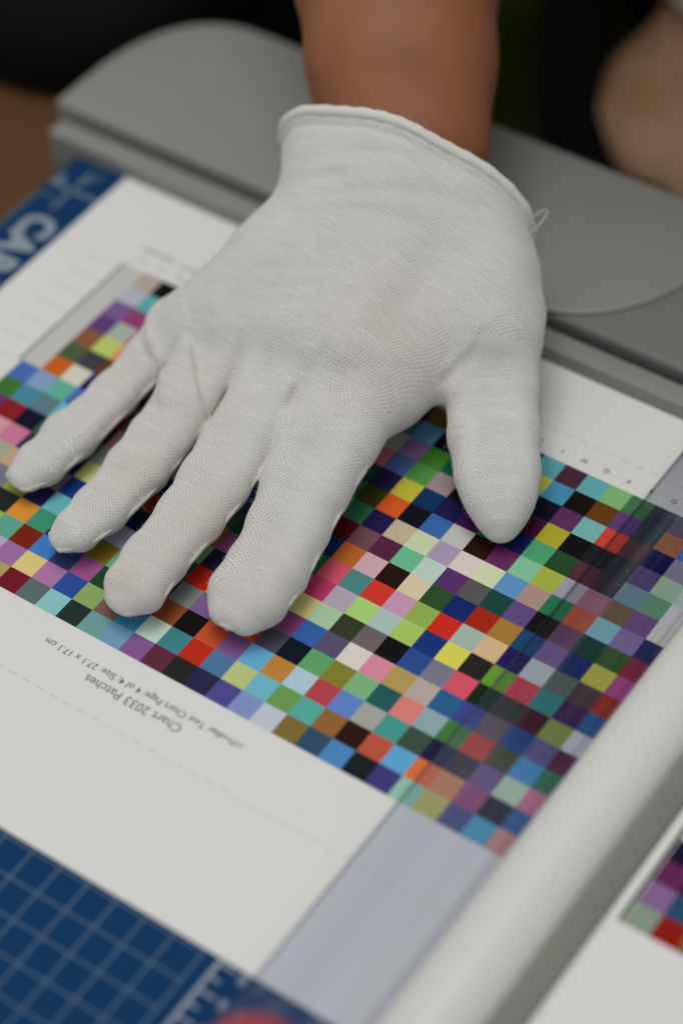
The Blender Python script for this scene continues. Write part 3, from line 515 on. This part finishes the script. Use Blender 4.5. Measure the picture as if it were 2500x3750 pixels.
def fold(d, pts, h, side, reach=6.):
    """one layer of cloth standing over its neighbour along a line; side +1: the right-hand layer is on top"""
    pts = spline(pts, 16); sl = G.box(pts.min(0) - 16, pts.max(0) + 16); P = G.P[sl]; best = np.full(P.shape[:3], 1e9, np.float32); sg = np.zeros(P.shape[:3], np.float32)
    for a, b in zip(pts[:-1], pts[1:]):
        e = rcone(P, a, b, 0, 0); cr_ = (b[0] - a[0]) * (P[..., 1] - a[1]) - (b[1] - a[1]) * (P[..., 0] - a[0]); m = e < best; best = np.where(m, e, best); sg = np.where(m, cr_ / math.hypot(b[0] - a[0], b[1] - a[1]), sg)
    ends = np.minimum(np.linalg.norm(P - pts[0], axis=-1), np.linalg.norm(P - pts[-1], axis=-1)); fade = np.clip(ends / 7., 0, 1)
    s = np.tanh(sg / .8) * side; d[sl] += h * fade * np.exp(-best / reach) * np.where(s > 0, -s * .55, -s * .75); return d
fg = None
for n in ('pinky', 'ring', 'middle', 'index'):
    c = fin(n); fg = c if fg is None else smin(fg, c, 1.0)
d = smin(palm, fg, 6); d = smin(d, fin('thumb', 8), 7); del palm, fg
for n, dep, wd in (('pinky_ring', 1.6, 1.0), ('ring_middle', 1.6, 1.0), ('middle_index', 1.2, 1.0), ('thumb', .8, 1.0), ('fold', 1.8, 2.6), ('wr1', .55, 2.6), ('wr2', .5, 2.4), ('wr3', .5, 2.6)): d = G.groove(d, LN[n], dep, wd)
d = fold(d, LN['pinky_ring'], 4.2, 1); d = fold(d, LN['ring_middle'], 3.4, -1); d = fold(d, LN['middle_index'], 2.6, -1); d = fold(d, LN['thumb'], 1.8, -1)
P = G.P
d = d + .11 * np.sin(P[..., 0] * .21 + 1.7 * np.sin(P[..., 1] * .13)) * np.sin(P[..., 1] * .25 + P[..., 2] * .17) + .07 * np.sin(P[..., 0] * .52 - P[..., 1] * .33) * np.sin(P[..., 1] * .47 + P[..., 2] * .3)
d = np.maximum(d, .25 - P[..., 2])
Vg, Fg = surface_nets(d, G.lo, G.h); Vg = vsmooth(Vg, Fg, 1, .5); del d, G, P
# cut the cuff open along a slanted plane and keep the rim loop for the rolled hem
hl, ht, hr = (np.array(v) for v in [(-216.4, 33.9, 62.0), (-172.2, 37.0, 87.4), (-124.8, 49.5, 60.0)])
pn = np.cross(hr - hl, ht - hl); pn /= np.linalg.norm(pn)
if pn @ (np.array((-209., 95., 88.)) - hl) < 0: pn = -pn
sd = (Vg - hl) @ pn
keep = (sd[Fg] < 0).all(1)
near = (sd > -1.6) & (sd < 1.6)
Fk = Fg[keep]; used = np.unique(Fk); remap = np.full(len(Vg), -1); remap[used] = np.arange(len(used)); Vk = Vg[used].copy(); Fk = remap[Fk]
e = np.sort(np.concatenate([Fk[:, [0, 1]], Fk[:, [1, 2]], Fk[:, [2, 3]], Fk[:, [3, 0]]]), 1)
eu, ec = np.unique(e, axis=0, return_counts=True); rim = np.unique(eu[ec == 1])
sk = (Vk - hl) @ pn; rim = rim[sk[rim] > -4]; Vk[rim] -= pn * sk[rim][:, None]          # snap the rim onto the plane
ctr = Vk[rim].mean(0); ua = (hr - hl) / np.linalg.norm(hr - hl); ub = np.cross(pn, ua)
ang = np.arctan2((Vk[rim] - ctr) @ ub, (Vk[rim] - ctr) @ ua); rad_ = np.linalg.norm(Vk[rim] - ctr, axis=1)
th = np.linspace(-math.pi, math.pi, 97)[:-1]
rr_ = np.array([np.average(rad_, weights=np.exp(-((ang - t + math.pi) % (2 * math.pi) - math.pi) ** 2 / .006) + 1e-9) for t in th])
loop = ctr + rr_[:, None] * (np.cos(th)[:, None] * ua + np.sin(th)[:, None] * ub)
# knit coordinates: along the hand and around each finger, blended at the knuckles
hand_o = np.array((-165., 30., 55.)); hx = np.array(WP['middle_a'][1][:3]) - hand_o; hx[2] = 0; hx /= np.linalg.norm(hx); hy = np.array((-hx[1], hx[0], 0))
cs = np.stack([(Vk - hand_o) @ hx, (Vk - hand_o) @ hy], 1); wt = np.full(len(Vk), math.exp(-3.0)); acc = cs * wt[:, None]
for n in ('pinky', 'ring', 'middle', 'index', 'thumb'):
    mid = (np.array(WP[n + '_a']) + np.array(WP[n + '_b'])) / 2; mid = mid[1:] if n != 'thumb' else mid
    base = np.array([(mid[0, :3] - hand_o) @ hx, (mid[0, :3] - hand_o) @ hy]); bd = np.full(len(Vk), 1e9); bt = np.zeros(len(Vk)); bs = np.zeros(len(Vk)); L = 0.
    for a, b in zip(mid[:-1], mid[1:]):
        ax = b[:3] - a[:3]; ln = np.linalg.norm(ax); ax /= ln; sdv = np.cross((0, 0, 1.), ax); sdv /= np.linalg.norm(sdv); up = np.cross(ax, sdv)
        q = Vk - a[:3]; tt = q @ ax; tc = np.clip(tt, 0 if L > 0 else -15, ln + 8); dv = np.linalg.norm(q - tc[:, None] * ax, axis=1) - a[3] * 1.15
        m = dv < bd; bd[m] = dv[m]; bt[m] = (L + tt)[m]; r0 = a[3] * 1.2
        bs[m] = (r0 * np.arctan2(q @ sdv, np.maximum(q @ up, .15 * r0) + .35 * r0) * 1.15)[m]; L += ln
    wv_ = np.exp(-np.maximum(bd, 0) / 1.4) * (1 / (1 + np.exp(-(bt + 2) / 4.)))
    if n == 'thumb': wv_ = 30. / (1 + np.exp((bd - 2.) / .25)) / (1 + np.exp(-(bt - 14) / .4))
    acc += (base + np.stack([bt, bs], 1)) * wv_[:, None]; wt += wv_
kn_ = acc / wt[:, None]
inw = ctr - Vk; inw -= pn * (inw @ pn)[:, None]; inw /= np.linalg.norm(inw, axis=1)[:, None]
sk = (Vk - hl) @ pn; Vk += inw * (1.9 * np.exp(-((sk + 4.3) / 1.2) ** 2))[:, None]
ee = np.concatenate([Fk[:, [0, 1]], Fk[:, [1, 2]], Fk[:, [2, 3]], Fk[:, [3, 0]]])
sq = np.linalg.norm(kn_[ee[:, 0]] - kn_[ee[:, 1]], axis=1) / (np.linalg.norm(Vk[ee[:, 0]] - Vk[ee[:, 1]], axis=1) + .15)
bad = np.zeros(len(Vk)); np.maximum.at(bad, ee[:, 0], sq); np.maximum.at(bad, ee[:, 1], sq); bad = np.clip((bad - 1.55) / .9, 0, 1)
for _ in range(3):
    b2 = np.zeros(len(Vk)); cn = np.zeros(len(Vk))
    for i_, j_ in ((0, 1), (1, 0)): np.add.at(b2, ee[:, i_], bad[ee[:, j_]]); np.add.at(cn, ee[:, i_], 1)
    bad = np.maximum(b2 / cn, bad * .6)
clear_ = 1 - np.clip(bad * 1.5, 0, 1)
fn = np.cross(Vk[Fk[:, 2]] - Vk[Fk[:, 0]], Vk[Fk[:, 3]] - Vk[Fk[:, 1]]); vn = np.zeros_like(Vk)
for i_ in range(4): np.add.at(vn, Fk[:, i_], fn)
vn /= np.linalg.norm(vn, axis=1)[:, None] + 1e-9; clear_ *= np.clip((vn[:, 2] - .12) / .4, 0, 1)   # side panels are knitted closed
pk = np.zeros(len(Vk))
for i, s in enumerate(SPOTS): pk = np.maximum(pk, (1.0 if i < 6 else .6) * np.exp(-(np.linalg.norm(Vk - np.array(s), axis=1) / 14.) ** 2))
me = mesh_np('glove', Vk * MM, Fk)
a_ = me.attributes.new('knit', 'FLOAT_VECTOR', 'POINT'); a_.data.foreach_set('vector', np.concatenate([kn_, clear_[:, None]], 1).astype(np.float32).ravel())
a_ = me.attributes.new('skin_show', 'FLOAT', 'POINT'); a_.data.foreach_set('value', pk.astype(np.float32))
m_glove, nt, p = new_mat('white_cotton_knit')
kv = N(nt, 'ShaderNodeAttribute', attribute_name='knit').outputs['Vector']
wob = N(nt, 'ShaderNodeTexNoise'); wob.inputs['Scale'].default_value = .35; wob.inputs['Detail'].default_value = 2; nt.links.new(kv, wob.inputs["Vector"])
vm = N(nt, 'ShaderNodeVectorMath', operation='MULTIPLY_ADD'); nt.links.new(wob.outputs['Color'], vm.inputs[0]); vm.inputs[1].default_value = (1.1, 1.1, 0); nt.links.new(kv, vm.inputs[2])
sx = N(nt, 'ShaderNodeSeparateXYZ'); nt.links.new(vm.outputs[0], sx.inputs[0])
cx_ = math_n(nt, 'COSINE', math_n(nt, 'MULTIPLY', sx.outputs[0], math.pi / .74))
cy_ = math_n(nt, 'COSINE', math_n(nt, 'MULTIPLY', sx.outputs[1], math.pi / .54))
lat = math_n(nt, 'MULTIPLY', cx_, cy_)
vary = noise(nt, .09, 3, kv)                                     # the knit opens and closes over the hand
hole = N(nt, 'ShaderNodeMapRange', interpolation_type='SMOOTHSTEP'); hole.inputs['From Min'].default_value = .24; hole.inputs['From Max'].default_value = .95
nt.links.new(lat, hole.inputs['Value']); fade = N(nt, 'ShaderNodeSeparateXYZ'); nt.links.new(kv, fade.inputs[0])
hl_ = math_n(nt, 'MULTIPLY', math_n(nt, 'MULTIPLY', hole.outputs[0], fade.outputs[2]), math_n(nt, 'ADD', math_n(nt, 'MULTIPLY', vary, .9), .20, True))
sk_ = N(nt, 'ShaderNodeAttribute', attribute_name='skin_show').outputs['Fac']
stm = N(nt, 'ShaderNodeMapping'); stm.inputs['Scale'].default_value = (1.3, .07, 1); nt.links.new(vm.outputs[0], stm.inputs[0])
slub = noise(nt, 1.0, 4, stm.outputs[0], .7)                       # uneven yarn: faint streaks along the knitted rows
yarn = mix_c(nt, math_n(nt, 'ADD', math_n(nt, 'MULTIPLY', math_n(nt, 'SUBTRACT', slub, .5), 2.5), math_n(nt, 'MULTIPLY', noise(nt, 1.6, 3, kv), 1.0), True), (.66, .638, .60), (.795, .775, .738))
yarn = mix_c(nt, math_n(nt, 'MULTIPLY', sk_, math_n(nt, 'MULTIPLY', noise(nt, .22, 3, kv), .40)), yarn, (.62, .42, .36))
gap = mix_c(nt, sk_, (.20, .185, .17), (.26, .125, .10))  # gap grey is shade put into the colour; pink is skin showing
nt.links.new(mix_c(nt, math_n(nt, 'MULTIPLY', hl_, .95), yarn, gap), p.inputs['Base Color'])
p.inputs['Roughness'].default_value = .9; p.inputs['Specular IOR Level'].default_value = .1; p.inputs['Sheen Weight'].default_value = .25; p.inputs['Sheen Roughness'].default_value = .6
hgt = math_n(nt, 'ADD', math_n(nt, 'MULTIPLY', math_n(nt, 'MULTIPLY', lat, fade.outputs[2]), -.5), math_n(nt, 'MULTIPLY', noise(nt, 2.5, 4, kv), .9))
bump(nt, p, hgt, .45, .0002)
glove = PP(link('glove', me, m_glove)); tag(glove, 'white knitted cotton glove with rolled cuff and side seams')
m_hem = plain('white_cotton_hem', (.76, .755, .71), .9, .06, 90, .5, .0006, spec=.1, bscale=900, sheen=.2)
hem = tube('rolled_hem', loop + pn * .3, 2.05 + .18 * np.sin(np.arange(96) * 1.9), m_hem, seg=12, closed=True); hem.parent = glove
m_thread = plain('loose_cotton', (.46, .45, .42), .9, .1, 60, 0)
thr = tube('loose_thread', spline([(-122.6, 47.5, 54.0), (-119.4, 46.6, 52.5), (-117.1, 47.6, 52.0), (-116.3, 51.5, 53.0), (-116.2, 56.6, 55.0), (-117.8, 56.5, 55.5), (-119.6, 52.6, 54.5), (-122.7, 50.7, 54.0)], 26), .45, m_thread, seg=8); thr.parent = glove
m_seam = plain('cotton_seam', (.66, .645, .61), .9, .16, 260, .8, .0008, spec=.1, bscale=1500, sheen=.2)
for sm in SEAMS:                                                   # welted seam round each finger
    q = tube('finger_seam', spline(sm, 60), .78 + .12 * np.sin(np.arange(60) * 1.3) + .08 * np.sin(np.arange(60) * .37), m_seam, seg=7); q.parent = glove
# fuzz: short loose fibres standing off the knit
fc = Vk[Fk]; ctrf = fc.mean(1); nrm = np.cross(fc[:, 2] - fc[:, 0], fc[:, 3] - fc[:, 1]); nrm /= np.linalg.norm(nrm, axis=1)[:, None] + 1e-9
pick = rng.choice(len(Fk), 30000); V = []; F = []
dirs = nrm[pick] * .8 + rng.normal(0, .75, (len(pick), 3)); dirs /= np.linalg.norm(dirs, axis=1)[:, None]
ln_ = rng.gamma(3., .24, len(pick)); pr = ctrf[pick] + rng.normal(0, .3, (len(pick), 3)) - nrm[pick] * .15
sdv = np.cross(dirs, rng.normal(0, 1, (len(pick), 3))); sdv /= np.linalg.norm(sdv, axis=1)[:, None]
bend = rng.normal(0, .55, (len(pick), 3)) * ln_[:, None]
wdt = .020
V = np.stack([pr - sdv * wdt, pr + sdv * wdt, pr + dirs * ln_[:, None] * .55 + bend * .3 + sdv * wdt * .8, pr + dirs * ln_[:, None] * .55 + bend * .3 - sdv * wdt * .8, pr + dirs * ln_[:, None] + bend], 1)
V[..., 2] = np.maximum(V[..., 2], .12)
nn = len(pick); Vf = V.reshape(-1, 3); k5 = np.arange(nn)[:, None] * 5
F4 = k5 + np.array([0, 1, 2, 3]); F3 = k5 + np.array([3, 2, 4])
me = bpy.data.meshes.new('fuzz'); me.from_pydata((Vf * MM).tolist(), [], F4.tolist() + F3.tolist()); me.materials.append(m_hem)
fz = bpy.data.objects.new('fuzz', me); C.objects.link(fz); fz.parent = glove; tag(fz, kind='stuff')

# black cloth behind the trimmer's left end
B = Field((-900, 70, -40), (-330, 420, 130), 6.)
d = B.chain([(-395, 124, -8, 46), (-470, 128, -6, 50), (-640, 126, -4, 54), (-860, 126, -4, 54)], 12, 80)
d = smin(d, B.chain([(-372, 190, 4, 40), (-470, 220, 8, 85), (-860, 220, 8, 90)], 12, 80), 40)
d = smin(d, B.chain([(-470, 330, 8, 80), (-860, 320, 8, 90)], 12, 80), 40)
d = d + 3 * np.sin(B.P[..., 0] * .06 + np.sin(B.P[..., 1] * .05)); d = np.maximum(d, -21.5 - B.P[..., 2])
Vc, Fc = surface_nets(d, B.lo, B.h); o = link('black_cloth', mesh_np('black_cloth', Vc * MM, Fc), m_cloth); del B, d
tag(o, 'black cloth heaped on the wooden table behind the trimmer left end', 'cloth')
